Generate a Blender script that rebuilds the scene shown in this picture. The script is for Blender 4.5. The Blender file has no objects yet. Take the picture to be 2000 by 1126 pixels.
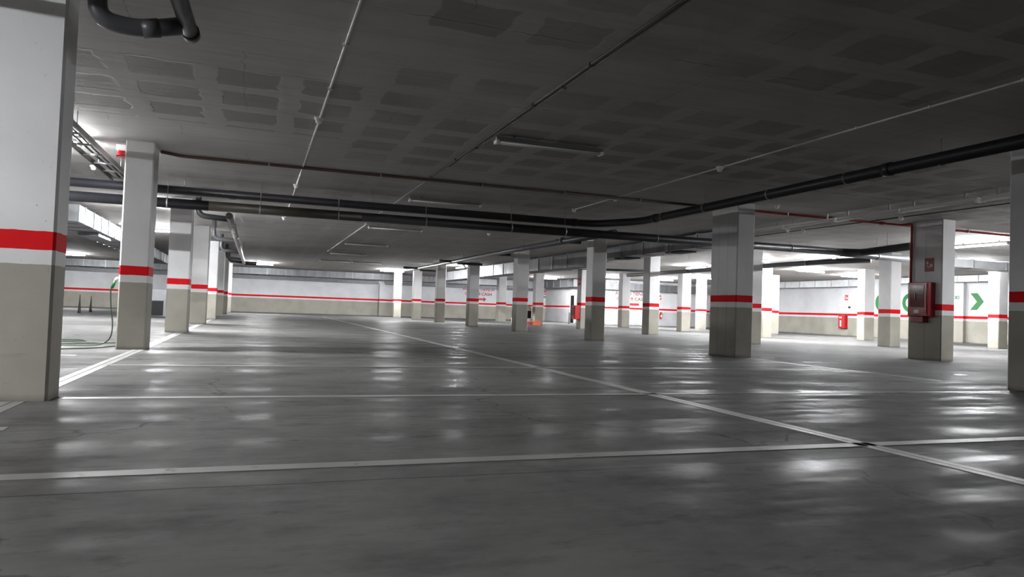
import bpy, bmesh, math, random
from mathutils import Vector, Matrix
random.seed(4)
scene = bpy.context.scene
COL = scene.collection
H = 3.0          # ceiling height

# ------------------------------------------------------------------ materials
def nt(name):
    m = bpy.data.materials.new(name); m.use_nodes = True
    t = m.node_tree; t.nodes.clear()
    out = t.nodes.new('ShaderNodeOutputMaterial'); b = t.nodes.new('ShaderNodeBsdfPrincipled')
    t.links.new(b.outputs[0], out.inputs[0])
    return m, t, b
def N(t, kind, **kw):
    n = t.nodes.new(kind)
    for k, v in kw.items():
        if k.startswith('i_'):
            n.inputs[int(k[2:])].default_value = v
        else: setattr(n, k, v)
    return n
def math_n(t, op, a, b=None, c=None):
    n = t.nodes.new('ShaderNodeMath'); n.operation = op
    for i, v in enumerate((a, b, c)):
        if v is None: continue
        if isinstance(v, (int, float)): n.inputs[i].default_value = v
        else: t.links.new(v, n.inputs[i])
    return n.outputs[0]
def mixc(t, f, a, b, blend='MIX'):
    n = t.nodes.new('ShaderNodeMix'); n.data_type = 'RGBA'; n.blend_type = blend
    for s, v in ((n.inputs[0], f), (n.inputs[6], a), (n.inputs[7], b)):
        if isinstance(v, (int, float)): s.default_value = v
        elif isinstance(v, tuple): s.default_value = (*v, 1) if len(v) == 3 else v
        else: t.links.new(v, s)
    return n.outputs[2]
def maprange(t, v, a, b, c=0., d=1., smooth=False):
    n = t.nodes.new('ShaderNodeMapRange'); n.clamp = True
    if smooth: n.interpolation_type = 'SMOOTHSTEP'
    t.links.new(v, n.inputs[0])
    for i, x in enumerate((a, b, c, d)): n.inputs[i+1].default_value = x
    return n.outputs[0]
def pos(t, scale=(1, 1, 1)):
    g = t.nodes.new('ShaderNodeNewGeometry')
    if scale == (1, 1, 1): return g.outputs['Position']
    m = t.nodes.new('ShaderNodeMapping'); m.inputs['Scale'].default_value = scale
    t.links.new(g.outputs['Position'], m.inputs[0]); return m.outputs[0]
def noise(t, vec, scale, detail=4., rough=.55):
    n = t.nodes.new('ShaderNodeTexNoise'); n.inputs['Scale'].default_value = scale
    n.inputs['Detail'].default_value = detail; n.inputs['Roughness'].default_value = rough
    t.links.new(vec, n.inputs['Vector']); return n.outputs['Fac']
def sep(t, vec):
    n = t.nodes.new('ShaderNodeSeparateXYZ'); t.links.new(vec, n.inputs[0]); return n.outputs
def bump(t, b, h, strength, dist=.02):
    n = t.nodes.new('ShaderNodeBump'); n.inputs['Strength'].default_value = strength; n.inputs['Distance'].default_value = dist
    t.links.new(h, n.inputs['Height']); t.links.new(n.outputs[0], b.inputs['Normal'])

def simple(name, col, rough=.5, metal=0., var=.12, nscale=6., spec=.5, bs=0.):
    m, t, b = nt(name)
    p = pos(t); n = noise(t, p, nscale)
    f = maprange(t, n, .3, .7)
    lo = tuple(c*(1-var) for c in col); hi = tuple(min(1, c*(1+var)) for c in col)
    t.links.new(mixc(t, f, lo, hi), b.inputs['Base Color'])
    b.inputs['Roughness'].default_value = rough; b.inputs['Metallic'].default_value = metal
    b.inputs['Specular IOR Level'].default_value = spec
    if bs: bump(t, b, noise(t, p, nscale*8), bs, .005)
    return m
def emit(name, col, strength):
    m = bpy.data.materials.new(name); m.use_nodes = True; t = m.node_tree; t.nodes.clear()
    o = t.nodes.new('ShaderNodeOutputMaterial'); e = t.nodes.new('ShaderNodeEmission')
    e.inputs[0].default_value = (*col, 1); e.inputs[1].default_value = strength
    t.links.new(e.outputs[0], o.inputs[0]); return m

WHITE = (.66, .655, .66); TAN = (.335, .318, .275); RED = (.62, .006, .010); OVERLIT_TAN = (.5, .5, .52)
def paint(name, zt, zr0, zr1, base, white=WHITE, speck=1.):
    """painted concrete: dado colour up to zt, white, red band zr0..zr1, white above"""
    m, t, b = nt(name)
    p = pos(t); z = sep(t, p)[2]
    wob = math_n(t, 'MULTIPLY', math_n(t, 'SUBTRACT', noise(t, p, 9., 2), .5), .012)
    zz = math_n(t, 'ADD', z, wob)
    big = noise(t, p, 1.3, 5); fine = noise(t, p, 28., 5, .7)
    w = mixc(t, maprange(t, big, .3, .7), tuple(c*.9 for c in white), tuple(min(1, c*1.06) for c in white))
    g = mixc(t, maprange(t, big, .3, .7), tuple(c*.85 for c in base), tuple(c*1.1 for c in base))
    # scuffs towards the floor and pin holes: marks of their own
    scuff = math_n(t, 'MULTIPLY', maprange(t, noise(t, pos(t, (1.2, 1.2, 7.)), 1.6, 6, .65), .6, .72), maprange(t, z, .75, .1))
    g = mixc(t, math_n(t, 'MULTIPLY', scuff, .35), g, (.12, .11, .10))
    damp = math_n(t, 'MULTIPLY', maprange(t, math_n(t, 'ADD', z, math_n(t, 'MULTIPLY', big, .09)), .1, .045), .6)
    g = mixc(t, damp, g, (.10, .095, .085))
    c = mixc(t, math_n(t, 'GREATER_THAN', zz, zt), g, w)
    band = math_n(t, 'MULTIPLY', math_n(t, 'GREATER_THAN', zz, zr0), math_n(t, 'LESS_THAN', zz, zr1))
    r = mixc(t, maprange(t, big, .3, .7), tuple(x*.88 for x in RED), tuple(x*1.08 for x in RED))
    c = mixc(t, band, c, r)
    pin = maprange(t, noise(t, p, 34., 1), .76*speck, .8*speck)
    c = mixc(t, math_n(t, 'MULTIPLY', pin, .5), c, (.16, .15, .15))
    t.links.new(c, b.inputs['Base Color'])
    b.inputs['Roughness'].default_value = .72; b.inputs['Specular IOR Level'].default_value = .15
    bump(t, b, math_n(t, 'ADD', math_n(t, 'MULTIPLY', fine, .4), big), .25, .012)
    return m
M = {}
M['pillar'] = paint('pillar_paint', .963, 1.067, 1.2, TAN)
M['wall'] = paint('wall_paint', .97, 1.075, 1.195, TAN, (.62, .625, .64))
M['wall_overlit'] = paint('wall_paint_overlit', .97, 1.075, 1.195, OVERLIT_TAN, (.66, .66, .67))  # alcove copy of the wall paint: tan dado paled, overexposure put into the colour

# floor: power-floated concrete, glossy in the bays, dustier in the aisles
def floor_mat():
    m, t, b = nt('floor_concrete')
    p = pos(t); X, Y, Z = sep(t, p)
    st = noise(t, pos(t, (.22, .75, 1)), 1.1, 7, .62)
    cl = noise(t, p, .55, 6, .6); fi = noise(t, p, 9., 5, .65)
    f = maprange(t, math_n(t, 'ADD', math_n(t, 'MULTIPLY', st, .6), math_n(t, 'MULTIPLY', cl, .4)), .36, .64)
    c = mixc(t, f, (.11, .106, .102), (.26, .254, .248))
    c = mixc(t, math_n(t, 'MULTIPLY', maprange(t, fi, .42, .68), .38), c, (.23, .225, .218))
    sm = noise(t, pos(t, (1., 2.2, 1)), 3.6, 8, .7)
    c = mixc(t, math_n(t, 'MULTIPLY', maprange(t, sm, .55, .68), .5), c, (.07, .067, .064))
    stain = maprange(t, noise(t, pos(t, (.8, 1.7, 1)), .8, 7, .65), .53, .68)
    c = mixc(t, math_n(t, 'MULTIPLY', stain, .7), c, (.055, .052, .05))
    med = noise(t, pos(t, (.7, 1.1, 1)), 2.3, 6, .65)
    c = mixc(t, math_n(t, 'MULTIPLY', maprange(t, med, .52, .72), .45), c, (.075, .072, .069))
    c = mixc(t, math_n(t, 'MULTIPLY', maprange(t, med, .46, .3), .3), c, (.24, .235, .228))
    # pale dusty aisles either side of the bays
    wob = math_n(t, 'MULTIPLY', math_n(t, 'SUBTRACT', cl, .5), .9)
    xr = math_n(t, 'ADD', X, wob)
    aisle = math_n(t, 'MAXIMUM', maprange(t, xr, 8.75, 9.15), maprange(t, xr, -1.7, -2.1))
    far = maprange(t, math_n(t, 'ADD', Y, wob), 40., 43.)
    aisle = math_n(t, 'MAXIMUM', aisle, far)
    dust = mixc(t, f, (.085, .083, .081), (.135, .132, .129))
    c = mixc(t, math_n(t, 'MULTIPLY', aisle, .85), c, dust)
    # saw-cut joint across the bays and hair cracks
    jw = math_n(t, 'ADD', Y, math_n(t, 'MULTIPLY', math_n(t, 'SUBTRACT', noise(t, p, 2.5, 3), .5), .03))
    jy = math_n(t, 'ABSOLUTE', math_n(t, 'SUBTRACT', math_n(t, 'PINGPONG', math_n(t, 'SUBTRACT', jw, 3.16), 5.8), 0.))
    joint = maprange(t, jy, .009, .003)
    vor = N(t, 'ShaderNodeTexVoronoi', feature='DISTANCE_TO_EDGE'); vor.inputs['Scale'].default_value = .33
    dis = t.nodes.new('ShaderNodeVectorMath'); dis.operation = 'ADD'
    nn = t.nodes.new('ShaderNodeTexNoise'); nn.inputs['Scale'].default_value = 1.6; nn.inputs['Detail'].default_value = 5
    sc = t.nodes.new('ShaderNodeVectorMath'); sc.operation = 'SCALE'; sc.inputs['Scale'].default_value = .9
    t.links.new(p, nn.inputs['Vector']); t.links.new(nn.outputs['Color'], sc.inputs[0]); t.links.new(p, dis.inputs[0]); t.links.new(sc.outputs[0], dis.inputs[1])
    t.links.new(dis.outputs[0], vor.inputs['Vector'])
    crack = math_n(t, 'MULTIPLY', maprange(t, vor.outputs['Distance'], .006, .002), maprange(t, cl, .42, .5))
    line = math_n(t, 'MAXIMUM', math_n(t, 'MULTIPLY', joint, .7), math_n(t, 'MULTIPLY', crack, .5))
    c = mixc(t, line, c, (.03, .029, .028))
    t.links.new(c, b.inputs['Base Color'])
    b.inputs['Roughness'].default_value = .9; b.inputs['Specular IOR Level'].default_value = .1
    # worn sealer: only part of the surface is glossy, in streaks across the bays
    st2 = noise(t, pos(t, (.16, 1.25, 1)), 1.5, 7, .62); st3 = noise(t, p, 1.9, 6, .65)
    mixed = math_n(t, 'ADD', math_n(t, 'MULTIPLY', st2, .7), math_n(t, 'MULTIPLY', st3, .3))
    g = t.nodes.new('ShaderNodeBsdfPrincipled'); g.inputs['Specular IOR Level'].default_value = .14
    t.links.new(c, g.inputs['Base Color'])
    t.links.new(maprange(t, mixed, .40, .62, .52, .26), g.inputs['Roughness'])
    fac = maprange(t, mixed, .43, .61, .03, .30, True)
    fac = math_n(t, 'MULTIPLY', fac, math_n(t, 'SUBTRACT', 1., math_n(t, 'MULTIPLY', aisle, .8)))
    mx = t.nodes.new('ShaderNodeMixShader'); t.links.new(fac, mx.inputs[0]); t.links.new(b.outputs[0], mx.inputs[1]); t.links.new(g.outputs[0], mx.inputs[2])
    out = [n for n in t.nodes if n.type == 'OUTPUT_MATERIAL'][0]; t.links.new(mx.outputs[0], out.inputs[0])
    rip = noise(t, pos(t, (.5, 2.2, 1)), 6., 5, .6)
    hgt = math_n(t, 'ADD', math_n(t, 'MULTIPLY', rip, .6), math_n(t, 'MULTIPLY', fi, .1))
    bump(t, g, hgt, .05, .02); bump(t, b, fi, .1, .01)
    return m
M['floor'] = floor_mat()

# ceiling: board-marked slab with darker hollow-block panels on a .82 x .806 m grid
def ceiling_mat():
    m, t, b = nt('ceiling_concrete')
    p = pos(t); 
    nn = t.nodes.new('ShaderNodeTexNoise'); nn.inputs['Scale'].default_value = 3.2; nn.inputs['Detail'].default_value = 5
    t.links.new(p, nn.inputs['Vector'])
    nx, ny, nz = sep(t, nn.outputs['Color'])
    X, Y, Z = sep(t, p)
    xw = math_n(t, 'ADD', X, math_n(t, 'MULTIPLY', math_n(t, 'SUBTRACT', nx, .5), .20))
    yw = math_n(t, 'ADD', Y, math_n(t, 'MULTIPLY', math_n(t, 'SUBTRACT', ny, .5), .15))
    u = math_n(t, 'MODULO', math_n(t, 'ADD', xw, 1.28+.82*40), .82)
    v = math_n(t, 'MODULO', math_n(t, 'ADD', yw, -7.44+.806*60), .806)
    dist = maprange(t, Y, 9.5, 14., 1., .5)
    pu = math_n(t, 'MULTIPLY', maprange(t, u, .0, .02), maprange(t, u, .61, .59))
    pv = math_n(t, 'MULTIPLY', maprange(t, v, .0, .02), maprange(t, v, .56, .54))
    patch = math_n(t, 'MULTIPLY', pu, pv)
    # solid heads around the pillars and solid strips along their rows
    def near(c, lo, hi, period, off):
        q = math_n(t, 'MODULO', math_n(t, 'ADD', c, off), period)
        return math_n(t, 'MULTIPLY', math_n(t, 'GREATER_THAN', q, lo), math_n(t, 'LESS_THAN', q, hi))
    hx = near(X, 0., 5.0, 10.3, 4.0+10.3*4)        # heads in x: -4.0..1.0, 6.3..11.3 ...
    hy = near(Y, 0., 3.2, 5.85, -4.1+5.85*8)        # heads in y about each row
    head = math_n(t, 'MULTIPLY', hx, hy)
    strip = near(Y, 0., 1.0, 5.85, -5.6+5.85*8)
    solid = math_n(t, 'MAXIMUM', head, strip)
    patch = math_n(t, 'MULTIPLY', patch, math_n(t, 'SUBTRACT', 1., solid))
    fade = maprange(t, noise(t, p, .4, 3), .36, .56, .3, 1.)
    patch = math_n(t, 'MULTIPLY', math_n(t, 'MULTIPLY', patch, fade), dist)
    big = noise(t, p, .7, 6, .6); boards = noise(t, pos(t, (.35, 5., 1)), 2.2, 5, .65); fine = noise(t, p, 30., 4, .7)
    c = mixc(t, maprange(t, big, .3, .7), (.40, .386, .372), (.50, .484, .468))
    c = mixc(t, math_n(t, 'MULTIPLY', maprange(t, boards, .45, .75), .5), c, (.29, .279, .268))
    c = mixc(t, math_n(t, 'MULTIPLY', patch, .55), c, (.215, .197, .178))
    # formwork joints: thin dark lines
    j1 = maprange(t, math_n(t, 'ABSOLUTE', math_n(t, 'SUBTRACT', math_n(t, 'MODULO', math_n(t, 'ADD', yw, 51.6), 2.0), 1.)), .008, .003)
    j2 = maprange(t, math_n(t, 'ABSOLUTE', math_n(t, 'SUBTRACT', math_n(t, 'MODULO', math_n(t, 'ADD', xw, 40.8), .82), .41)), .006, .002)
    jj = math_n(t, 'MAXIMUM', math_n(t, 'MULTIPLY', j1, maprange(t, big, .46, .54)), math_n(t, 'MULTIPLY', math_n(t, 'MULTIPLY', j2, .6), maprange(t, noise(t, p, .9, 2), .52, .6)))
    c = mixc(t, math_n(t, 'MULTIPLY', jj, .7), c, (.06, .055, .05))
    t.links.new(c, b.inputs['Base Color']); b.inputs['Roughness'].default_value = .85
    b.inputs['Specular IOR Level'].default_value = .25
    hgt = math_n(t, 'SUBTRACT', math_n(t, 'ADD', math_n(t, 'MULTIPLY', boards, .5), math_n(t, 'MULTIPLY', fine, .15)), math_n(t, 'MULTIPLY', patch, .5))
    bump(t, b, hgt, .35, .02)
    return m
M['ceiling'] = ceiling_mat()

def duct_mat():
    m, t, b = nt('galvanised_sheet')
    p = pos(t)
    vor = N(t, 'ShaderNodeTexVoronoi'); vor.inputs['Scale'].default_value = 9.; t.links.new(p, vor.inputs['Vector'])
    sp = sep(t, vor.outputs['Color'])[0]
    st = noise(t, pos(t, (2.5, 2.5, .25)), 2.2, 5)
    c = mixc(t, maprange(t, st, .3, .7), (.13, .134, .142), (.29, .295, .305))
    c = mixc(t, math_n(t, 'MULTIPLY', sp, .25), c, (.28, .285, .295))
    t.links.new(c, b.inputs['Base Color']); b.inputs['Metallic'].default_value = .6
    t.links.new(maprange(t, st, .3, .7, .42, .6), b.inputs['Roughness'])
    bump(t, b, st, .2, .03)
    return m
M['duct'] = duct_mat()
M['duct_lit'] = simple('galvanised_sheet_lit', (.5, .51, .52), .5, .35, .12, 3)  # paler copy of the duct sheet, nearby lamp light put into its colour
M['flange'] = simple('flange_steel', (.34, .35, .36), .45, .7)
M['pvc'] = simple('dark_grey_pvc', (.022, .022, .027), .42, 0, .15, 3)
M['pvc_brown'] = simple('brownish_grey_pvc', (.045, .039, .03), .45, 0, .15, 3)
M['pvc_grey'] = simple('grey_pvc', (.085, .086, .094), .36, 0, .15, 3)
M['silver'] = simple('silver_pipe', (.42, .42, .43), .28, .85, .1, 4)
M['rod'] = simple('zinc_rod', (.42, .42, .42), .4, .8)
M['clip'] = simple('zinc_clip', (.3, .3, .31), .45, .6)
M['redpipe'] = simple('red_steel_pipe', (.30, .022, .02), .45)
M['brownpipe'] = simple('rusty_brown_pipe', (.085, .045, .038), .6)
M['conduit'] = simple('pale_grey_conduit', (.5, .5, .49), .45)
M['conduit_dark'] = simple('dark_conduit', (.07, .065, .06), .5)
M['lamp_body'] = simple('lamp_housing', (.17, .17, .17), .45, 0, .06)
M['tube_off'] = simple('unlit_tube', (.72, .72, .71), .2, 0, .03)
M['cap'] = simple('white_plastic', (.7, .7, .69), .35, 0, .04)
M['tube_on'] = emit('lit_tube', (.965, .985, 1.), 1.)
M['line'] = simple('white_floor_paint', (.5, .495, .48), .5, 0, .22, 7)
def worn_line():
    m, t, b = nt('worn_white_floor_paint')
    p = pos(t); n = noise(t, p, 7., 6, .7)
    c = mixc(t, maprange(t, noise(t, p, 1.2, 3), .35, .65), (.30, .296, .287), (.44, .436, .423))
    c = mixc(t, maprange(t, n, .60, .68), c, (.17, .165, .16))
    t.links.new(c, b.inputs['Base Color']); b.inputs['Roughness'].default_value = .5
    return m
M['line'] = worn_line()
M['faint'] = simple('faded_white_floor_paint', (.24, .237, .23), .45, 0, .25, 5)
M['red_gloss'] = simple('red_enamel', (.46, .014, .018), .22, 0, .08)
M['dark_red'] = simple('dark_red_enamel', (.2, .01, .012), .3, 0, .08)
M['cabinet_red_shaded'] = simple('red_enamel_shaded', (.25, .012, .018), .2, 0, .08)  # darker copy of the red enamel, the pillar's dim light put into the colour
M['sign_red_shaded'] = simple('red_sign_face_shaded', (.22, .02, .03), .45, 0, .05)  # darker copy of the red sign face, dim light put into the colour
M['glass_dark'] = simple('dark_red_tinted_window', (.13, .012, .014), .08)
M['black'] = simple('black_plastic', (.01, .01, .011), .7, spec=.15)
M['cream'] = simple('cream_panel', (.62, .5, .4), .5)
M['orange'] = simple('orange_plastic', (.75, .12, .03), .4)
M['greysteel'] = simple('grey_steel', (.36, .36, .37), .5, .2)
M['hose'] = simple('green_hose', (.03, .06, .032), .4)
M['hose_end'] = simple('bright_green_plastic', (.02, .13, .025), .4)
M['green'] = simple('green_wall_paint', (.012, .15, .03), .6, 0, .05)
M['sign_red'] = simple('red_sign_face', (.50, .02, .03), .4, 0, .04)
M['sign_green'] = simple('green_sign_face', (.012, .14, .07), .4, 0, .04)
M['sign_white'] = simple('white_sign_print', (.75, .75, .75), .5, 0, .02)
M['letter_red'] = simple('red_wall_paint', (.42, .02, .035), .6, 0, .05)
M['dark_post'] = simple('dark_post', (.03, .028, .026), .5)
M['stand_grey'] = simple('grey_rail', (.16, .165, .175), .5, .2)

# ------------------------------------------------------------------ mesh helpers
def box(bm, lo, hi, bev=0.):
    x0, y0, z0 = lo; x1, y1, z1 = hi
    vs = [bm.verts.new(c) for c in ((x0,y0,z0),(x1,y0,z0),(x1,y1,z0),(x0,y1,z0),(x0,y0,z1),(x1,y0,z1),(x1,y1,z1),(x0,y1,z1))]
    fs = [bm.faces.new([vs[i] for i in f]) for f in ((3,2,1,0),(4,5,6,7),(0,1,5,4),(1,2,6,5),(2,3,7,6),(3,0,4,7))]
    if bev:
        es = list({e for f in fs for e in f.edges})
        bmesh.ops.bevel(bm, geom=es, offset=bev, segments=2, affect='EDGES', profile=.5)
    return vs
def fillet(pts, rad, n=5):
    pts = [Vector(p) for p in pts]; out = [pts[0]]
    for i in range(1, len(pts)-1):
        a, b, c = pts[i-1], pts[i], pts[i+1]
        d1 = (a-b); d2 = (c-b); r = min(rad, d1.length*.45, d2.length*.45)
        p, q = b+d1.normalized()*r, b+d2.normalized()*r
        for k in range(n+1):
            s = k/n; out.append(p*(1-s)**2 + b*2*s*(1-s) + q*s*s)
    out.append(pts[-1]); return out
def sweep(bm, pts, r, seg=14, caps=True, radii=None):
    pts = [Vector(p) for p in pts]; rings = []
    d0 = (pts[1]-pts[0]).normalized()
    u = d0.orthogonal().normalized()
    for i, p in enumerate(pts):
        if i == 0: d = pts[1]-pts[0]
        elif i == len(pts)-1: d = pts[-1]-pts[-2]
        else: d = (pts[i+1]-p).normalized() + (p-pts[i-1]).normalized()
        d.normalize(); u = (u - d*u.dot(d)).normalized(); v = d.cross(u)
        rr = radii[i] if radii else r
        rings.append([bm.verts.new(p + (u*math.cos(a) + v*math.sin(a))*rr) for a in (2*math.pi*k/seg for k in range(seg))])
    for a, b in zip(rings, rings[1:]):
        for k in range(seg):
            f = bm.faces.new((a[k], a[(k+1)%seg], b[(k+1)%seg], b[k])); f.smooth = True
    if caps:
        bm.faces.new(rings[0][::-1]); bm.faces.new(rings[-1])
def disc_stack(bm, c, prof, axis='z', seg=20):
    """lathe: prof = [(r, h)...] about a vertical axis through c"""
    rings = []
    for r, h in prof:
        rings.append([bm.verts.new((c[0]+r*math.cos(2*math.pi*k/seg), c[1]+r*math.sin(2*math.pi*k/seg), c[2]+h)) for k in range(seg)])
    for a, b in zip(rings, rings[1:]):
        for k in range(seg):
            f = bm.faces.new((a[k], a[(k+1)%seg], b[(k+1)%seg], b[k])); f.smooth = True
    bm.faces.new(rings[0][::-1]); bm.faces.new(rings[-1])
def prism(bm, poly, axis, lo, hi):
    """poly: 2-D points; axis 'x','y' or 'z' is the extrusion axis"""
    def P(p, h): return {'x': (h, p[0], p[1]), 'y': (p[0], h, p[1]), 'z': (p[0], p[1], h)}[axis]
    a = [bm.verts.new(P(p, lo)) for p in poly]; b = [bm.verts.new(P(p, hi)) for p in poly]
    n = len(poly)
    bm.faces.new(a[::-1]); bm.faces.new(b)
    for i in range(n): bm.faces.new((a[i], a[(i+1)%n], b[(i+1)%n], b[i]))

def rootloc(o):
    v = Vector(o.location)
    while o.parent: o = o.parent; v += o.location
    return v
def obj(name, bm, mat, parent=None, loc=None):
    """link a bmesh (built in world coordinates) as ONE mesh object"""
    bmesh.ops.recalc_face_normals(bm, faces=bm.faces)
    base = rootloc(parent) if parent else Vector(loc or (0, 0, 0))
    bmesh.ops.translate(bm, verts=bm.verts, vec=-base)
    me = bpy.data.meshes.new(name); bm.to_mesh(me); bm.free()
    me.materials.append(M[mat] if isinstance(mat, str) else mat)
    o = bpy.data.objects.new(name, me); COL.objects.link(o)
    if parent: o.parent = parent
    elif loc: o.location = loc
    return o
def tag(o, label, cat, group=None, kind=None):
    o['label'] = label; o['category'] = cat
    if group: o['group'] = group
    if kind: o['kind'] = kind
    return o
def thing(name, label, cat, loc=(0, 0, 0), group=None):
    o = bpy.data.objects.new(name, None); COL.objects.link(o); o.location = loc; o.empty_display_size = .1
    return tag(o, label, cat, group)
def structure(o): o['kind'] = 'structure'; return o
def dup(root, loc, rotz, label, group=None):
    r = root.copy(); COL.objects.link(r); r.location = loc; r.rotation_euler = (0, 0, rotz); r['label'] = label
    if group: r['group'] = group
    for ch in list(root.children):
        c = ch.copy(); COL.objects.link(c); c.parent = r
        for g in list(ch.children):
            d = g.copy(); COL.objects.link(d); d.parent = c
    return r
B = bmesh.new

# ------------------------------------------------------------------ the setting
XL, XR, YN, YB, XA, YA = -14., 30., -13., 51.5, 20.5, 43.
bm = B(); prism(bm, [(XL-.3, YN-.3), (XR+.3, YN-.3), (XR+.3, YA+.3), (XA+.3, YA+.3), (XA+.3, YB+.3), (XL-.3, YB+.3)], 'z', -.2, 0)
structure(obj('floor', bm, 'floor'))
bm = B(); prism(bm, [(XL-.3, YN-.3), (XR+.3, YN-.3), (XR+.3, YA+.3), (XA+.3, YA+.3), (XA+.3, YB+.3), (XL-.3, YB+.3)], 'z', H, H+.3)
structure(obj('ceiling', bm, 'ceiling'))
def wall(name, lo, hi, mat='wall'):
    bm = B(); box(bm, lo, hi); return structure(obj(name, bm, mat))
wall('wall_back', (XL-.3, YB, 0), (XA+.3, YB+.3, H))
wall('wall_alcove_side', (XA, YA, 0), (XA+.3, YB, H), 'wall_overlit')
wall('wall_alcove_back', (XA+.3, YA, 0), (XR+.3, YA+.3, H), 'wall_overlit')
wall('wall_right', (XR, YN, 0), (XR+.3, YA, H))
wall('wall_left', (XL-.3, YN, 0), (XL, YB, H))
wall('wall_front', (XL-.3, YN-.3, 0), (XR+.3, YN, H))
wall('trim_1', (8.2, 51.0, 0), (8.6, YB, 2.28))
wall('trim_2', (20.1, 50., 0), (XA, YB, H))
wall('trim_3', (29.85, 29.45, 0), (XR, 30.15, H))
wall('trim_4', (29.85, 23.5, 0), (XR, 24.1, H))

# ------------------------------------------------------------------ pillars
def pillar(x0, y0, w, d, label, seams=()):
    bm = B(); c = .018
    poly = [(x0+c, y0), (x0+w-c, y0), (x0+w, y0+c), (x0+w, y0+d-c), (x0+w-c, y0+d), (x0+c, y0+d), (x0, y0+d-c), (x0, y0+c)]
    prism(bm, poly, 'z', 0, H)
    # collar of spilt mortar where the pillar meets the slab
    o = obj('concrete_pillar', bm, 'pillar', loc=(x0+w/2, y0+d/2, 0))
    tag(o, label, 'pillar'); o['kind'] = 'thing'
    for i, yy in enumerate(seams):
        bm = B(); box(bm, (x0-.0015, yy-.006, .02), (x0+.01, yy+.006, H-.02))
        obj('formwork_seam', bm, seam_mat, o)
    return o
seam_mat = paint('seam_paint', .963, 1.067, 1.2, tuple(c*.72 for c in TAN), tuple(c*.8 for c in WHITE))
P = {}
P['C1'] = pillar(-1.81, 5.89, .45, .33, 'broad white pillar, brightest and closest to the camera, standing by the big drain elbow')
P['C2'] = pillar(-1.86, 11.52, .38, .52, 'white pillar with the green hose hanging from its side')
P['C3'] = pillar(-1.88, 17.55, .45, .52, 'white and grey pillar directly behind the green hose pillar')
P['C4'] = pillar(-1.88, 23.8, .45, .5, 'second white pillar behind the green hose pillar, beside the drain branches')
P['C5'] = pillar(-1.88, 29.8, .44, .5, 'third white pillar behind the green hose pillar')
P['C6'] = pillar(-1.88, 35.4, .45, .5, 'fourth pillar behind the green hose pillar, in shade')
P['C7'] = pillar(-1.88, 41., .45, .5, 'fifth pillar behind the green hose pillar, narrow in view')
P['C8'] = pillar(-1.86, 46.7, .42, .5, 'last pillar of the green hose row, by the back wall, with small plate')
P['R'] = pillar(8.74, 5.42, .4, .87, 'dark shaded pillar cut off by the edge of the picture')
P['N'] = pillar(8.74, 11.62, .4, .85, 'wide grey-white pillar with vertical seams, large black pipe crossing its top', (11.92, 12.2))
P['I'] = pillar(8.74, 17.95, .42, .42, 'pillar directly behind the wide seamed pillar in the same row')
P['F'] = pillar(8.68, 23.9, .45, .42, 'second pillar behind the wide seamed pillar, dark machine showing at its edge')
P['D'] = pillar(8.68, 29.9, .45, .42, 'dark pillar standing in front of the red lettering with the arrow')
P['C'] = pillar(8.63, 35.6, .45, .42, 'dark slender pillar next before the lettering pillar, shorter in view')
P['B'] = pillar(8.55, 41., .48, .42, 'dark slender far pillar beside the white far pillar with the plate')
P['A'] = pillar(8.42, 46.4, .48, .42, 'overlit white far pillar with small plate, close to the back wall')
P['O'] = pillar(13.62, 11.22, .38, .82, 'wide pillar carrying the red fire hose cabinet', (11.62,))
P['N2'] = pillar(13.75, 17.55, .38, .42, 'pillar half hidden directly behind the wide seamed pillar')
P['K'] = pillar(14.07, 23.95, .45, .5, 'pillar with dark side beside the second red lettering')
P['H'] = pillar(13.98, 29.85, .38, .45, 'pillar with the small red hose box on its side')
P['G'] = pillar(14.05, 35.7, .48, .4, 'pillar with the orange crate at its foot')
P['E'] = pillar(13.75, 41., .5, .45, 'far pale pillar just past the red arrow on the back wall')
P['P'] = pillar(18.85, 17.3, .42, .5, 'half shaded half lit pillar between the green rings')
P['T'] = pillar(19.0, 23.5, .42, .45, 'brightly overlit pillar behind the half hidden one')
P['L'] = pillar(19.45, 30., .5, .45, 'overlit white pillar with shaded side, beside the far fire extinguisher')
P['J'] = pillar(19.25, 35.7, .5, .45, 'far overlit pillar standing in front of the second red lettering')
P['S'] = pillar(24.3, 17.8, .45, .4, 'pale pillar beside the green chevron')
P['Q'] = pillar(24.05, 23.4, .55, .4, 'pale pillar between the wall hose box and the first green ring')
P['U'] = pillar(24.55, 29.8, .5, .4, 'overlit slim pillar touching the long shaded wall stretch')
P['M'] = pillar(24.35, 35.75, .5, .4, 'pale far pillar seen against the edge of the wide seamed pillar')

# ------------------------------------------------------------------ floor markings
def marking(x0, y0, x1, y1, label, mat='line', w=.1, double=False, name='painted_line', cat='floor marking'):
    bm = B()
    if abs(x1-x0) > abs(y1-y0): strips = [((x0, y0-w/2, .0), (x1, y0+w/2, .003))]
    elif double: strips = [((x0-w/2, y0, 0), (x0-.008, y1, .003)), ((x0+.004, y0, 0), (x0+w/2, y1, .003))]
    else: strips = [((x0-w/2, y0, 0), (x0+w/2, y1, .003))]
    for lo, hi in strips: box(bm, lo, hi)
    o = obj(name, bm, mat, loc=((x0+x1)/2, (y0+y1)/2, 0)); tag(o, label, cat); o['kind'] = 'thing'; return o
marking(-1.5, 3.48, 9., 3.48, 'white line across the floor closest to the camera', w=.105)
marking(-1.3, 6.05, 4.2, 6.05, 'second white line across the floor, starting at the closest pillar', w=.1)
marking(4.2, 6.05, 8.6, 6.05, 'faded stretch continuing the second white cross line', 'faint', w=.06)
marking(-1.5, 8.92, 8.7, 8.92, 'third white line across the floor, past the closest pillar', w=.1)
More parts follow.
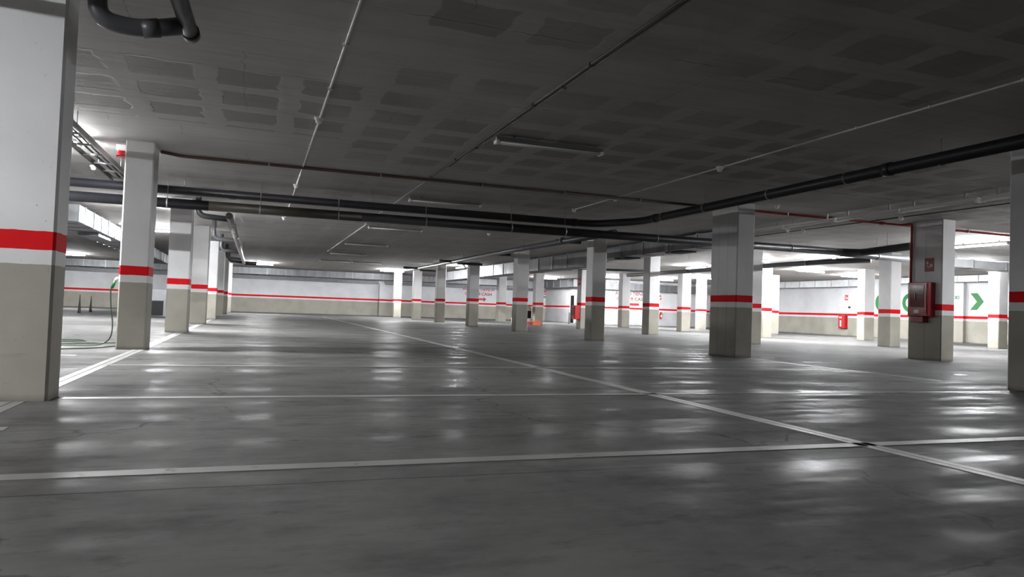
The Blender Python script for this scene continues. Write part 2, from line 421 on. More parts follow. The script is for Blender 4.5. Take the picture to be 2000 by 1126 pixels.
marking(-1.3, 14.6, 3.5, 14.6, 'faint far white line across the floor, under the long dark pipes', 'faint', w=.09)
marking(3.6, -2., 3.6, 42., 'long white double line running away down the middle of the bays', w=.13, double=True)
for a, b_, l in ((-3., 5.87, 'white double line ending at the foot of the closest pillar'), (6.25, 11.5, 'white double line between the closest pillar and the hose pillar'), (12.06, 17.53, 'white double line between the hose pillar and the one behind it'),
        (18.09, 23.78, 'short far white line between the second and third hose row pillars'), (24.32, 29.78, 'farthest short white line along the hose row pillars')):
    marking(-1.56, a, -1.56, b_, l, w=.15, double=True)
marking(8.78, 7.2, 8.78, 11.3, 'short white line at the foot of the wide seamed pillar', w=.08)
for q, (x, y, dx, dy, l) in enumerate([(9.65, 10.55, .2, .035, 'small white paint dash on the aisle floor, past the wide seamed pillar'), (9.5, 11.6, .16, .03, 'faint paint dash beyond the larger dash on the aisle floor'),
        (10.3, 8.15, .11, .06, 'white paint scrap on the aisle floor towards the dark shaded pillar'), (-2.2, 10.3, .1, .06, 'white paint scrap on the floor near the green hose'), (-1.33, 4.72, .05, .05, 'white speck of paint at the edge by the closest pillar')]):
    marking(x-dx, y, x+dx, y, l, w=dy*2, name='paint_scrap', cat='paint mark')

# ------------------------------------------------------------------ pipes
def hangers(root, pts, r, every, rod=True, mat='clip'):
    """clamp rings with a rod up to the ceiling, spaced along the run"""
    for p, d in pts:
        bm = B(); p = Vector(p); d = Vector(d).normalized()
        sweep(bm, [p-d*.014, p+d*.014], r+.007, 14)
        o = obj('clamp', bm, mat, root)
        if rod:
            bm = B(); sweep(bm, [p+Vector((0, 0, r)), (p.x, p.y, H)], .005, 6); obj('hanger_rod', bm, 'rod', o)
def pipe(name, label, pts, r, mat, rad=.2, cat='pipe', hang=(), seg=16, collars=()):
    t = thing(name, label, cat, pts[0])
    bm = B(); sweep(bm, fillet(pts, rad), r, seg); obj('pipe_run', bm, mat, t)
    hangers(t, hang, r, 0)
    for p, d in collars:
        bm = B(); p = Vector(p); d = Vector(d).normalized(); sweep(bm, [p-d*.06, p+d*.06], r*1.1, seg); obj('collar', bm, mat, t)
    return t
# upper drain main: across the bays, then along the row towards the camera
A = [(-13.9, 14.62, 2.76), (7.05, 14.55, 2.75), (7.68, 13.55, 2.75), (7.62, 1.0, 2.75)]
hang = [((x, 14.6, 2.755), (1, 0, 0)) for x in (-3.2, -1.35, .35, 2.1, 3.6, 5.1)] + [((7.66, y, 2.75), (0, 1, 0)) for y in (12.6, 11.15, 9.4, 7.8, 6.35, 5.)]
pipe('drain_pipe', 'thick black drain pipe crossing the bays, bending to run over the wide seamed pillar', A, .08, 'pvc', .35, hang=hang, collars=[((-.5, 14.6, 2.755), (1, 0, 0)), ((6.6, 14.56, 2.75), (1, 0, 0)), ((7.67, 12.9, 2.75), (0, 1, 0)), ((7.64, 7.1, 2.75), (0, 1, 0))])
# lower main under it; brownish middle stretch
Bz = lambda x: 2.485 + .0028*(x+2)
t = thing('drain_pipe', 'lower long dark drain pipe with brownish stretch, forking in front of the red cabinet pillar', 'pipe', (-6.9, 14.4, Bz(-7)))
for x0, x1, m in ((-13.9, -.9, 'pvc'), (-.9, 1.9, 'pvc_brown'), (1.9, 14.0, 'pvc')):
    bm = B(); sweep(bm, [(x0, 14.4, Bz(x0)), (x1, 14.4, Bz(x1))], .092, 16); o = obj('pipe_run', bm, m, t)
    if m == 'pvc_brown': o['label'] = 'brownish pipe length'
hangers(t, [((x, 14.4, Bz(x)), (1, 0, 0)) for x in (-3.4, -1.6, .0, 1.45, 3.2, 5.05, 6.3, 8.6, 10.3, 12.4)], .092, 0)
bm = B(); sweep(bm, fillet([(14., 14.4, Bz(14)), (14.62, 14.35, 2.55), (14.66, 12.7, 2.62)], .12), .092, 16); obj('branch', bm, 'pvc', t)
bm = B(); sweep(bm, [(14.66, 12.9, 2.62), (14.66, 12.65, 2.625)], .1, 16); obj('end_cap', bm, 'pvc_grey', t)
bm = B(); sweep(bm, fillet([(14., 14.4, Bz(14)-.02), (14.8, 14.45, 2.5), (18., 14.9, 2.5)], .15), .088, 16); obj('branch', bm, 'pvc_grey', t)
hangers(t, [((14.66, 13.6, 2.585), (0, 1, 0)), ((15.3, 14.52, 2.5), (1, .14, 0))], .092, 0)
# pipe running away between the second and third rows
pipe('drain_pipe', 'dark pipe running away under the lit ceiling past the half hidden pillar', [(15.35, 14.75, 2.42), (14.85, 15.6, 2.4), (14.8, 27., 2.4)], .075, 'pvc_grey', .3, hang=[((14.8, y, 2.4), (0, 1, 0)) for y in (16.5, 19.5, 22.5, 25.5)])
pipe('drain_pipe', 'thin grey pipe branch slanting down under the far lit ceiling', [(13.0, 27.9, 2.62), (14.55, 25.2, 2.5)], .045, 'pvc_grey', .1, hang=[((13.0, 27.9, 2.62), (1.5, -2.7, 0))])
# grey main along the second row
t = pipe('drain_pipe', 'long grey pipe running away over the dark slender pillars', [(7.95, 15.2, 2.68), (7.8, 22., 2.7), (7.8, 39., 2.74)], .08, 'pvc_grey', .3, hang=[((7.82, y, 2.71), (0, 1, 0)) for y in (18., 21., 24.5, 28., 32., 36.)])
for y, x0 in ((18.4, 8.55), (29.5, 7.2), (24.2, 8.5), (36.3, 7.0)):
    bm = B(); sweep(bm, [(7.8, y, 2.72), (x0, y, 2.73)], .055, 12); obj('branch', bm, 'pvc', t)
for y in (28.8, 36.0):
    bm = B(); sweep(bm, fillet([(7.8, y, 2.62), (8.9, y+.1, 2.62)], .1), .05, 12); obj('branch', bm, 'pvc', t)
# silver main with grey branches falling from the slab, behind the hose pillars
t = thing('silver_drain_pipe', 'silver drain pipe running away beside the hose row with grey swan neck branches', 'pipe', (-.57, 15.2, 2.42))
bm = B(); sweep(bm, [(-.57, 15.2, 2.42), (-.57, 33.6, 2.40)], .068, 16); obj('pipe_run', bm, 'silver', t)
for y in (17., 20., 23., 27., 30.5):
    bm = B(); sweep(bm, [(-.57, y-.07, 2.415), (-.57, y+.07, 2.415)], .078, 16); obj('collar', bm, 'silver', t)
for y in (15.9, 21.6, 26.4, 31., 33.5):
    bm = B(); sweep(bm, fillet([(-1.19, y, H), (-1.19, y, 2.46), (-.6, y, 2.42)], .16), .058, 14); obj('branch', bm, 'pvc_grey', t)
for y, z in ((33.4, 2.44), (33.7, 2.37)):
    bm = B(); sweep(bm, [(-.57, y, z), (-.05, y+.1, z)], .04, 12); obj('branch', bm, 'pvc_grey', t)
hangers(t, [((-.57, y, 2.415), (0, 1, 0)) for y in (18.5, 22.5, 28.5)], .068, 0)
# swan neck close to the camera
t = thing('drain_elbow_pipe', 'thick dark grey drain elbow under the ceiling beside the closest pillar', 'pipe', (-1.08, 5.58, 2.74))
bm = B(); sweep(bm, fillet([(-1.12, 5.58, H), (-1.12, 5.6, 2.665), (-.86, 5.67, 2.66), (-.6, 5.69, 2.735)], .15), .062, 20); obj('elbow', bm, 'pvc_grey', t)
bm = B(); sweep(bm, [(-.85, 5.67, 2.664), (-.74, 5.68, 2.695)], .068, 20); obj('collar', bm, 'pvc_grey', t)
bm = B(); sweep(bm, fillet([(-.555, 5.93, 2.77), (-.575, 5.3, 2.77), (-.58, 2.2, 2.78)], .1), .058, 20); obj('pipe_run', bm, 'pvc', t)
bm = B(); sweep(bm, [(-.553, 5.86, 2.77), (-.552, 5.955, 2.77)], .064, 20); obj('end_cap', bm, 'pvc', t)
hangers(t, [((-.58, 4.2, 2.775), (0, 1, 0))], .058, 0)
# sprinkler feed along the second line of pillars
def small_pipe(name, label, pts, r, mat, clips, cat='pipe', rad=.06, seg=10, clip_mat='clip'):
    t = thing(name, label, cat, pts[0])
    bm = B(); sweep(bm, fillet(pts, rad), r, seg); obj('pipe_run', bm, mat, t)
    for p, d in clips:
        bm = B(); d = Vector(d); p = Vector(p)
        a = Vector((abs(d.y), abs(d.x), 0))
        lo = p - d*.012 - a*(r+.012); hi = p + d*.012 + a*(r+.012)
        box(bm, (min(lo.x, hi.x), min(lo.y, hi.y), p.z-r-.004), (max(lo.x, hi.x), max(lo.y, hi.y), H-.001)); obj('ceiling_clip', bm, clip_mat, t)
    return t
ys = 12.2
small_pipe('sprinkler_pipe', 'rusty brown ceiling pipe from the green hose pillar to the wide seamed pillar', [(-1.44, 11.95, 2.96), (-1.2, ys, 2.966), (8.73, ys, 2.966)], .026, 'brownpipe', [((x, ys, 2.966), (1, 0, 0)) for x in (.1, 1.9, 3.7, 5.3, 6.9)])
t = small_pipe('sprinkler_pipe', 'dark red ceiling pipe from the wide seamed pillar down to the hose cabinet', [(9.15, ys, 2.966), (13.56, ys, 2.966), (13.56, 11.93, 2.966), (13.56, 11.93, 1.66)], .026, 'redpipe', [((x, ys, 2.966), (1, 0, 0)) for x in (10.4, 12.0)])
for x in (11.6, 13.0):
    bm = B(); sweep(bm, [(x-.07, ys, 2.966), (x+.07, ys, 2.966)], .036, 12); obj('coupling', bm, 'redpipe', t)
small_pipe('sprinkler_pipe', 'red ceiling pipe going on behind the red cabinet pillar', [(13.62, ys, 2.966), (XR, ys, 2.966)], .026, 'redpipe', [((x, ys, 2.966), (1, 0, 0)) for x in (15.6, 18., 21., 24., 27.)])
# red and white horn at the hose pillar's head
t = thing('alarm_horn', 'small red horn under the ceiling beside the top of the hose pillar', 'alarm', (-2.1, 11.8, 2.9))
bm = B(); disc_stack(bm, (-1.97, 11.95, 2.82), [(.07, 0), (.075, .03), (.06, .06), (.05, .09)]); obj('horn', bm, 'red_gloss', t)
bm = B(); box(bm, (-2.04, 11.89, 2.91), (-1.9, 12.01, H), .008); obj('backbox', bm, 'cap', t)
bm = B(); sweep(bm, [(-1.92, 11.95, 2.95), (-1.87, 11.95, 2.95)], .02, 8); obj('stub_pipe', bm, 'redpipe', t)

# ceiling conduits
def conduit(label, pts, r, mat, clips): return small_pipe('ceiling_conduit', label, pts, r, mat, clips, cat='conduit', rad=.03, seg=8, clip_mat=mat)
cl = lambda x, ys_: [((x, y, H-.014), (0, 1, 0)) for y in ys_]
conduit('pale thin conduit with smoke detectors running away above the closest pillar row', [(.63, -3., H-.014), (.63, 19.8, H-.014)], .013, 'conduit', cl(.63, (3., 4.6, 6.25, 7.6, 10.5, 12.2, 16., 18.)))
conduit('dark twin conduit feeding the row of unlit lamps', [(2.74, -3., H-.014), (2.74, 20., H-.014)], .013, 'conduit_dark', cl(2.74, (3.4, 5.8, 7.2, 10.4, 12., 16., 18.)))
conduit('second dark strand beside the lamp conduit', [(2.79, -3., H-.012), (2.79, 11., H-.012)], .010, 'conduit_dark', cl(2.79, (4., 6.5, 9.5)))
conduit('pale far conduit joining the unlit lamps behind the dark pipes', [(2.78, 20., H-.02), (2.78, 31.4, H-.02)], .016, 'conduit', cl(2.78, (22., 24., 28.)))
conduit('thin pale conduit across the dark ceiling towards the dark shaded pillar', [(6.40, -2., H-.014), (6.43, 14.3, H-.014)], .012, 'conduit', [((6.42, y, H-.014), (0, 1, 0)) for y in (3., 4.5, 5.45, 6.4, 7.4, 8.3, 10.4)])
conduit('thin dark conduit on the far ceiling behind the unlit track lamps', [(12.66, 6., H-.014), (12.66, 22., H-.014)], .012, 'conduit_dark', cl(12.66, (9., 12., 16., 19.)))

# smoke detectors
def detector():
    t = thing('smoke_detector', 'x', 'smoke detector', (.62, 8.9, H))
    bm = B(); disc_stack(bm, (.62, 8.9, H-.035), [(.045, 0), (.055, .008), (.055, .035)]); obj('base', bm, 'cap', t)
    bm = B(); disc_stack(bm, (.62, 8.9, H-.08), [(.018, 0), (.036, .012), (.042, .046)]); obj('head', bm, 'cap', t)
    return t
det = detector()
for i, (x, y, l) in enumerate([(.62, 8.9, 'white smoke detector on the pale conduit above the closest pillar row'), (.62, 14.2, 'white smoke detector on the pale conduit just before the dark pipes'),
        (6.42, 9., 'white smoke detector on the conduit across the dark ceiling'), (6.44, 12.35, 'white smoke detector just beside the brown ceiling pipe'), (6.42, 14.2, 'white smoke detector just above the crossing dark pipes'),
        (.6, 19.9, 'small pale detector behind the dark pipes by the silver pipe'), (6.4, 20.2, 'small pale detector behind the dark pipes, over the grey pipe'),
        (9.55, 11.5, 'pale detector on the ceiling just beyond the wide seamed pillar'), (12.66, 14.25, 'pale detector past the red ceiling pipe'), (12.3, 14.4, 'second of the paired pale detectors past the red ceiling pipe'), (12.66, 11.4, 'pale detector at the head of the red cabinet pillar'),
        (-2.75, 14.1, 'round pale detector beside the cable ladder')]):
    if i == 0: det['label'] = l; det['group'] = 'smoke detectors on the ceiling'
    else: dup(det, (x, y, H), 0, l, 'smoke detectors on the ceiling')

# ------------------------------------------------------------------ lamps (twin fluorescent battens, 1.5 m)
def batten(name, lit, drop=0., shell=None):
    H0 = 3.0; H = H0-drop
    t = thing(name, 'x', 'ceiling lamp', (0, 0, H0))
    bm = B(); prism(bm, [(-.035, H-.035), (.035, H-.035), (.055, H-.085), (-.055, H-.085)], 'x', -.75, .75); obj('housing', bm, shell or ('cap' if lit else 'lamp_body'), t)
    for y in (-.035, .035):
        bm = B(); sweep(bm, [(-.725, y, H-.105), (.725, y, H-.105)], .014, 8); obj('tube', bm, 'tube_on' if lit else 'tube_off', t)
    for x in (-.74, .74):
        bm = B(); box(bm, (x-.02, -.062, H-.125), (x+.02, .062, H-.08), .005); obj('lamp_holder', bm, 'cap', t)
    for x in (-.5, .5):
        bm = B(); box(bm, (x-.016, -.01, H-.036), (x+.016, .01, H0), 0); obj('ceiling_mount', bm, 'clip', t)
    return t
off = batten('fluorescent_lamp', False); on = batten('fluorescent_lamp', True); track = batten('fluorescent_lamp', False, .07, 'cap')  # aisle line housings whitened: light from the neighbouring lamp put into their colour
nth = ['closest', 'second', 'third', 'fourth', 'fifth', 'farthest']
for i, (x, y) in enumerate([(3.55, 8.68), (3.58, 14.33), (3.6, 20.05), (3.65, 26.), (3.66, 31.45), (3.7, 37.3)]):
    l = f'unlit twin tube lamp, {nth[i]} of the six down the middle of the bays'
    if i == 0: off.location = (x, y, H); off['label'] = l; off['group'] = 'unlit lamps down the middle of the bays'
    else: dup(off, (x, y, H), 0, l, 'unlit lamps down the middle of the bays')
dup(off, (5.3, 37.4, H), 0, 'short unlit lamp continuing beside the farthest middle lamp', 'unlit lamps down the middle of the bays')
for i, y in enumerate((7.75, 9.32, 10.86, 12.42, 13.98)):
    if i == 0: track.location = (11.2, y, H); track.rotation_euler.z = math.pi/2; track['group'] = 'unlit lamps in line along the aisle'; track['label'] = 'unlit pale lamp in the aisle line, beside the dark shaded pillar'; continue
    o = dup(track, (11.2, y, H), math.pi/2, 'unlit pale lamp in the aisle line, ' + ['beside the dark shaded pillar', 'next after the one by the dark shaded pillar', 'middle of the five', 'next before the wide seamed pillar', 'ending behind the wide seamed pillar'][i], 'unlit lamps in line along the aisle')
lit = [(-3.2, 11.65, 0, 'lit lamp glaring beside the cable ladder behind the closest pillar'),
       (-6.2, 26., 0, 'lit lamp under the galvanised duct beyond the closest pillar'), (-3.1, 25.6, 0, 'lit lamp glimpsed between the hose pillar and the pillar behind it'),
       (-9.6, 44.6, 0, 'far lit lamp shining on the duct behind the green hose'), (0.1, 44.3, 0, 'lit lamp glaring at the end of the silver pipe'),
       (7.9, 44.6, 0, 'lit lamp glaring over the overlit far pillar with plate'), (10.1, 36.6, math.pi/2, 'lit lamp hidden behind the lettering pillar beside the duct'),
       (17.9, 43.7, 0, 'lit lamp beside the pillar with the orange crate'), (19.7, 38.3, 0, 'lit lamp peeping beside the pillar behind the wide seamed one'),
       (23.3, 38.2, 0, 'lit lamp above the second red lettering'), (23.3, 34.2, 0, 'lit lamp beside the pale far pillar'),
       (18.2, 27., math.pi/2, 'lit lamp seen just beside the wide seamed pillar'), (17.7, 22.3, math.pi/2, 'lit lamp over the brightly overlit pillar'),
       (18.75, 20.2, math.pi/2, 'strong lit lamp under the dark forked pipe'), (22.8, 25.2, 0, 'lit lamp over the long shaded wall stretch'),
       (26.6, 26.6, 0, 'lit lamp close to the wall hose box'), (18.0, 13.7, math.pi/2, 'large glaring lit lamp beyond the red cabinet pillar'),
       (23.6, 18.3, math.pi/2, 'lit lamp above the green chevron'),
       (17.8, 7.8, math.pi/2, 'lit lamp continuing the line of the large glaring lamp towards the camera side'),
       (-5.2, 2.3, 0, 'lit lamp in the aisle lighting the closest pillar from outside the frame'), (-2.6, 19.0, math.pi/2, 'lit lamp in the aisle hidden behind the hose pillar')]
for i, (x, y, r, l) in enumerate(lit):
    if i == 0: on.location = (x, y, H); on.rotation_euler.z = r; on['label'] = l; on['group'] = 'lit ceiling lamps'
    else: dup(on, (x, y, H), r, l, 'lit ceiling lamps')

# ------------------------------------------------------------------ ducts
def duct(label, runs, flanges, hang=(), grilles=(), mat='duct'):
    """runs: list of (lo, hi) boxes; flanges: list of (axis, pos, run index)"""
    t = thing('air_duct', label, 'air duct', runs[0][0])
    for lo, hi in runs:
        bm = B(); box(bm, lo, hi); obj('duct_section', bm, mat, t)
    for ax, p, i in flanges:
        lo, hi = list(runs[i][0]), list(runs[i][1]); e = .022
        for k in range(3):
            if k == ax: lo[k], hi[k] = p-.018, p+.018
            else: lo[k] -= e; hi[k] += e
        hi[2] = min(hi[2], H-.001)
        bm = B(); box(bm, lo, hi); obj('flange', bm, 'flange', t)
    for p in hang:
        bm = B(); sweep(bm, [p, (p[0], p[1], H)], .006, 6); obj('hanger_rod', bm, 'rod', t)
    for lo, hi in grilles:
        bm = B(); box(bm, lo, hi); obj('outlet', bm, 'black', t)
    return t
duct('long galvanised air duct along the back wall', [((XL+.02, 50.45, 2.54), (18.2, 51.1, 2.97))], [(0, x, 0) for x in (-12.5, -10.1, -8.9, -6.5, -4.1, -1.7, 0.6, 1.8, 3.3, 4.75, 6.2, 7.6, 9.2, 10.8, 12.3, 13.9, 15.4, 17.)], hang=[(x, 50.8, 2.9) for x in (-10., -5., -.5, 3.9, 8.4, 13., 16.2)])
duct('dark galvanised duct running away behind the wide seamed pillar over the aisle', [((10.9, 15., 2.57), (11.6, 22.6, 2.93)), ((10.9, 23.4, 2.42), (11.7, 45.5, 2.93))],
     [(1, y, 0) for y in (16.2, 17.6, 19., 20.4, 21.8)] + [(1, y, 1) for y in (24.6, 26., 27.5, 29., 30.5, 32., 33.5, 35., 36.5, 38., 39.5, 41., 42.5, 44.)], grilles=[((11.0, 17.1, 2.54), (11.5, 17.9, 2.57)), ((11., 20.2, 2.54), (11.5, 21., 2.57))])
t = [o for o in COL.objects if o.name.startswith('air_duct')][-1]
bm = B(); prism(bm, [(22.6, 2.57), (23.4, 2.42), (23.4, 2.93), (22.6, 2.93)], 'x', 10.9, 11.62); obj('reducer', bm, 'duct', t)
bm = B(); prism(bm, [(45.5, 2.42), (46.4, 2.36), (46.4, 2.42), (45.5, 2.8)], 'x', 10.9, 11.7); obj('outlet_hood', bm, 'duct', t)
t = thing('air_duct', 'galvanised duct with ribbed side above the aisle beyond the hose pillar', 'air duct', (-4.5, 19.5, 2.5))
dx = lambda y: -4.05 - .012*(y-19.5)
for a, b_, in ((19.5, 30.), (30., 41.)):
    bm = B(); x0, x1 = dx(a), dx(b_)
    v = [bm.verts.new(c) for c in ((x0-.8, a, 2.5), (x0, a, 2.5), (x1, b_, 2.5), (x1-.8, b_, 2.5), (x0-.8, a, 2.9), (x0, a, 2.9), (x1, b_, 2.9), (x1-.8, b_, 2.9))]
    for f in ((3,2,1,0),(4,5,6,7),(0,1,5,4),(1,2,6,5),(2,3,7,6),(3,0,4,7)): bm.faces.new([v[i] for i in f])
    obj('duct_section', bm, 'duct', t)
for k in range(20):
    y = 20.2 + k*1.05; x = dx(y); bm = B(); box(bm, (x-.82, y-.015, 2.482), (x+.02, y+.015, 2.918)); obj('flange', bm, 'flange', t)
for y in (20.6, 33.):
    x = dx(y); bm = B(); sweep(bm, [(x-.4, y, 2.9), (x-.4, y, H)], .006, 6); obj('hanger_rod', bm, 'rod', t)
bm = B(); box(bm, (-4.7, 22.6, 2.4), (-4.2, 24.4, 2.5)); obj('outlet', bm, 'stand_grey', t)
duct('short galvanised duct along the side wall of the alcove', [((19.85, 43.6, 2.46), (20.45, 49.5, 2.95))], [(1, y, 0) for y in (44.6, 45.8, 47., 48.2)], hang=[(20.1, 45.2, 2.9), (20.1, 47.6, 2.9)])
duct('galvanised duct along the alcove back wall above the second red lettering', [((21.3, 42.3, 2.34), (29.4, 42.95, 2.8))], [(0, x, 0) for x in (22.4, 23.6, 24.8, 25.65, 27.2, 28.4)], hang=[(22., 42.6, 2.8), (25., 42.6, 2.8), (28., 42.6, 2.8)])
duct('pale galvanised duct high along the side wall above the wall hose box', [((29.3, 28.6, 2.62), (29.95, 36.4, 2.97))], [(1, y, 0) for y in (29.6, 30.8, 32., 33.2, 34.4, 35.6)], mat='duct_lit')
duct('bright galvanised duct along the side wall above the green chevron', [((29.3, 21.6, 2.70), (29.84, 27.3, 2.97))], [(1, y, 0) for y in (22.4, 23.4, 24.6, 25.8, 26.8)], mat='duct_lit')
# suspended grey duct in front of the far lit lamps beyond the cabinet pillar
duct('suspended grey duct crossing beyond the red cabinet pillar below the glaring lamps', [((19.3, 15.6, 2.5), (27.5, 16.2, 2.74))], [(0, x, 0) for x in (20.2, 21.6, 23., 24.4, 25.8)], hang=[(19.9, 15.9, 2.74), (22.3, 15.9, 2.74), (25., 15.9, 2.74)], mat='duct_lit')
# dark cable rail under the back duct
t = thing('cable_rail', 'dark grey cable rail along the back wall below the duct', 'cable rail', (-1., YB-.1, 2.36))
for x0, x1 in ((XL+.02, 8.18), (8.62, 20.08)):
    bm = B(); box(bm, (x0, YB-.14, 2.25), (x1, YB, 2.46), .01); obj('rail_section', bm, 'stand_grey', t)
# cable ladder over the aisle
t = thing('cable_ladder', 'dark metal cable ladder under the ceiling between the closest pillar and the hose pillar', 'cable ladder', (-2.3, 9., 2.8))
for x in (-2.46, -2.16):
    bm = B(); box(bm, (x-.012, 2., 2.78), (x+.012, 14.15, 2.85)); obj('side_rail', bm, 'conduit_dark' if x < -2.3 else 'greysteel', t)
for k in range(16):
    y = 3.2 + k*.72; bm = B(); box(bm, (-2.46, y-.016, 2.79), (-2.16, y+.016, 2.815)); obj('rung', bm, 'greysteel', t)
for y in (4., 7., 10., 13.):
    for x in (-2.47, -2.15):
        bm = B(); sweep(bm, [(x, y, 2.8), (x, y, H)], .006, 6); obj('hanger_rod', bm, 'rod', t)
bm = B(); sweep(bm, [(-2.34, 2., 2.83), (-2.33, 14.1, 2.83)], .014, 8); obj('cable', bm, 'black', t)
bm = B(); sweep(bm, [(-2.26, 2., 2.828), (-2.25, 14.1, 2.828)], .012, 8); obj('cable', bm, 'black', t)

# ------------------------------------------------------------------ wall lettering and marks
def text_mesh(s, size, extrude=.004, bold=.0):
    cu = bpy.data.curves.new('lettering', 'FONT'); cu.body = s; cu.size = 1.; cu.extrude = extrude; cu.offset = bold
    o = bpy.data.objects.new('lettering', cu); COL.objects.link(o)
    dg = bpy.context.evaluated_depsgraph_get(); me = bpy.data.meshes.new_from_object(o.evaluated_get(dg))
    COL.objects.unlink(o); bpy.data.objects.remove(o)
    return me
def lettering(s, root, mat, frame, x0, x1, z0, z1, bold=.02):
    """frame(u, v, w) -> world; text stretched to run x0..x1 with capitals z0..z1"""
    me = text_mesh(s, 1., .5, bold)
    xs = [v.co.x for v in me.vertices]; ysv = [v.co.y for v in me.vertices]
    a, b_, c, d = min(xs), max(xs), min(ysv), max(ysv)
    base = rootloc(root)
    for v in me.vertices:
        u = x0 + (v.co.x-a)/(b_-a)*(x1-x0); w = z0 + (v.co.y-c)/(d-c)*(z1-z0)
        v.co = Vector(frame(u, w, .004 if v.co.z > 0 else 0.)) - base
    me.materials.append(M[mat]); o = bpy.data.objects.new('lettering', me); COL.objects.link(o); o.parent = root; return o
fb = lambda u, w, h: (u, YB-h, w)
t = thing('wall_lettering', 'red painted lettering with arrow on the back wall behind the dark pillar', 'wall lettering', (15.6, YB, 1.4))
lettering('ACCESO TIENDA', t, 'letter_red', fb, 14.42, 16.95, 2.10, 2.33)
lettering('CARTER·CASH', t, 'letter_red', fb, 14.62, 16.72, 1.75, 1.98)
bm = B(); prism(bm, [(15.0, 1.41), (16.07, 1.41), (16.07, 1.29), (16.31, 1.475), (16.07, 1.65), (16.07, 1.55), (15.0, 1.55)], 'y', YB-.004, YB); obj('arrow', bm, 'letter_red', t)
fa = lambda u, w, h: (u, YA-h, w)
M['letter_red_dimmed'] = simple('red_wall_paint_dimmed', (.2, .012, .02), .6, 0, .05)  # same letter red, darkened in the colour to offset the alcove lamps' glare
t = thing('wall_lettering', 'red painted lettering with bar on the alcove wall behind overlit pillars', 'wall lettering', (23.8, YA, 1.3))
lettering('ACCESO TIENDA', t, 'letter_red_dimmed', fa, 22.66, 25.12, 2.02, 2.25)
lettering('CARTER·CASH', t, 'letter_red_dimmed', fa, 22.8, 25.0, 1.67, 1.9)
bm = B(); box(bm, (23.1, YA-.004, 1.33), (24.48, YA, 1.5)); obj('bar', bm, 'letter_red', t)
# green chevron and rings on the side wall
t = thing('wall_mark', 'big green painted chevron on the side wall', 'wall mark', (XR, 22.95, 1.85))
bm = B(); prism(bm, [(23.28, 2.22), (22.94, 2.22), (22.65, 1.845), (22.96, 1.475), (23.29, 1.475), (22.97, 1.845)], 'x', XR-.004, XR); obj('chevron', bm, 'green', t)
def ring(y, label):
    bm = B(); n = 40; ry, rz, k = .44, .46, .56
    a = [[bm.verts.new((x, y+ry*s*math.cos(q), 1.79+rz*s*math.sin(q))) for q in (2*math.pi*i/n for i in range(n))] for x in (XR-.004, XR) for s in (1., k)]
    for i in range(n):
        j = (i+1) % n
        bm.faces.new((a[0][i], a[0][j], a[1][j], a[1][i])); bm.faces.new((a[0][i], a[0][j], a[2][j], a[2][i])); bm.faces.new((a[1][i], a[1][j], a[3][j], a[3][i]))
    tag(obj('wall_mark', bm, 'green', loc=(XR, y, 1.79)), label, 'wall mark')
ring(28.06, 'green painted ring on the side wall behind the half lit pillar')
ring(26.42, 'green painted ring on the side wall behind the red cabinet pillar')

# plates and safety signs
def plate(name, label, cat, lo, hi, face, marks=(), mat='sign_white'):
    t = thing(name, label, cat, lo)
    bm = B(); box(bm, lo, hi); obj('plate', bm, face, t)
    for nm, polys, ax, a, b_ in marks:
        bm = B()
        for poly in polys: prism(bm, poly, ax, a, b_)
        obj(nm, bm, mat, t)
    return t
def circ(cx, cz, r, n=14): return [(cx+r*math.cos(2*math.pi*k/n), cz+r*math.sin(2*math.pi*k/n)) for k in range(n)]
def reelmarks(cx, cz, s):   # hose reel, nozzle and a flame
    return [circ(cx-.25*s, cz-.1*s, .2*s), [(cx-.1*s, cz-.35*s), (cx+.1*s, cz-.35*s), (cx+.3*s, cz-.1*s), (cx+.22*s, cz-.05*s)], [(cx+.1*s, cz+.05*s), (cx+.3*s, cz+.05*s), (cx+.34*s, cz+.2*s), (cx+.2*s, cz+.42*s), (cx+.08*s, cz+.2*s)]]
plate('fire_hose_sign', 'dark red square sign high on the red cabinet pillar', 'sign', (13.608, 11.41, 1.9), (13.618, 11.63, 2.19), 'sign_red_shaded', [('pictogram', reelmarks(11.52, 2.05, .2), 'x', 13.604, 13.608)], 'greysteel')  # white print drawn grey, the dim light is in its colour too
plate('fire_hose_sign', 'dark red sign high on the pillar with the small hose box', 'sign', (13.972, 29.95, 2.0), (13.98, 30.2, 2.36), 'sign_red', [('pictogram', reelmarks(30.07, 2.18, .2), 'x', 13.968, 13.972)])
plate('fire_hose_sign', 'red safety sign on the corner pier of the back wall', 'sign', (20.32, 49.985, 1.99), (20.5, 50., 2.27), 'sign_red', [('pictogram', reelmarks(20.41, 2.12, .2), 'y', 49.98, 49.985)])
plate('exit_sign', 'green exit sign on the corner pier of the back wall', 'sign', (20.2, 49.985, 1.73), (20.5, 50., 1.88), 'sign_green', [('pictogram', [[(20.25, 1.77), (20.33, 1.77), (20.33, 1.84), (20.25, 1.84)], [(20.38, 1.795), (20.42, 1.795), (20.42, 1.765), (20.46, 1.805), (20.42, 1.845), (20.42, 1.815), (20.38, 1.815)]], 'y', 49.98, 49.985)])
plate('exit_sign', 'green exit sign on the side wall near the green chevron', 'sign', (29.838, 23.7, 1.96), (29.85, 24.03, 2.1), 'sign_green', [('pictogram', [[(23.9, 1.99), (24.0, 1.99), (24.0, 2.07), (23.9, 2.07)], [(23.74, 1.99), (23.78, 1.99), (23.78, 2.07), (23.74, 2.07)]], 'x', 29.834, 29.838)])
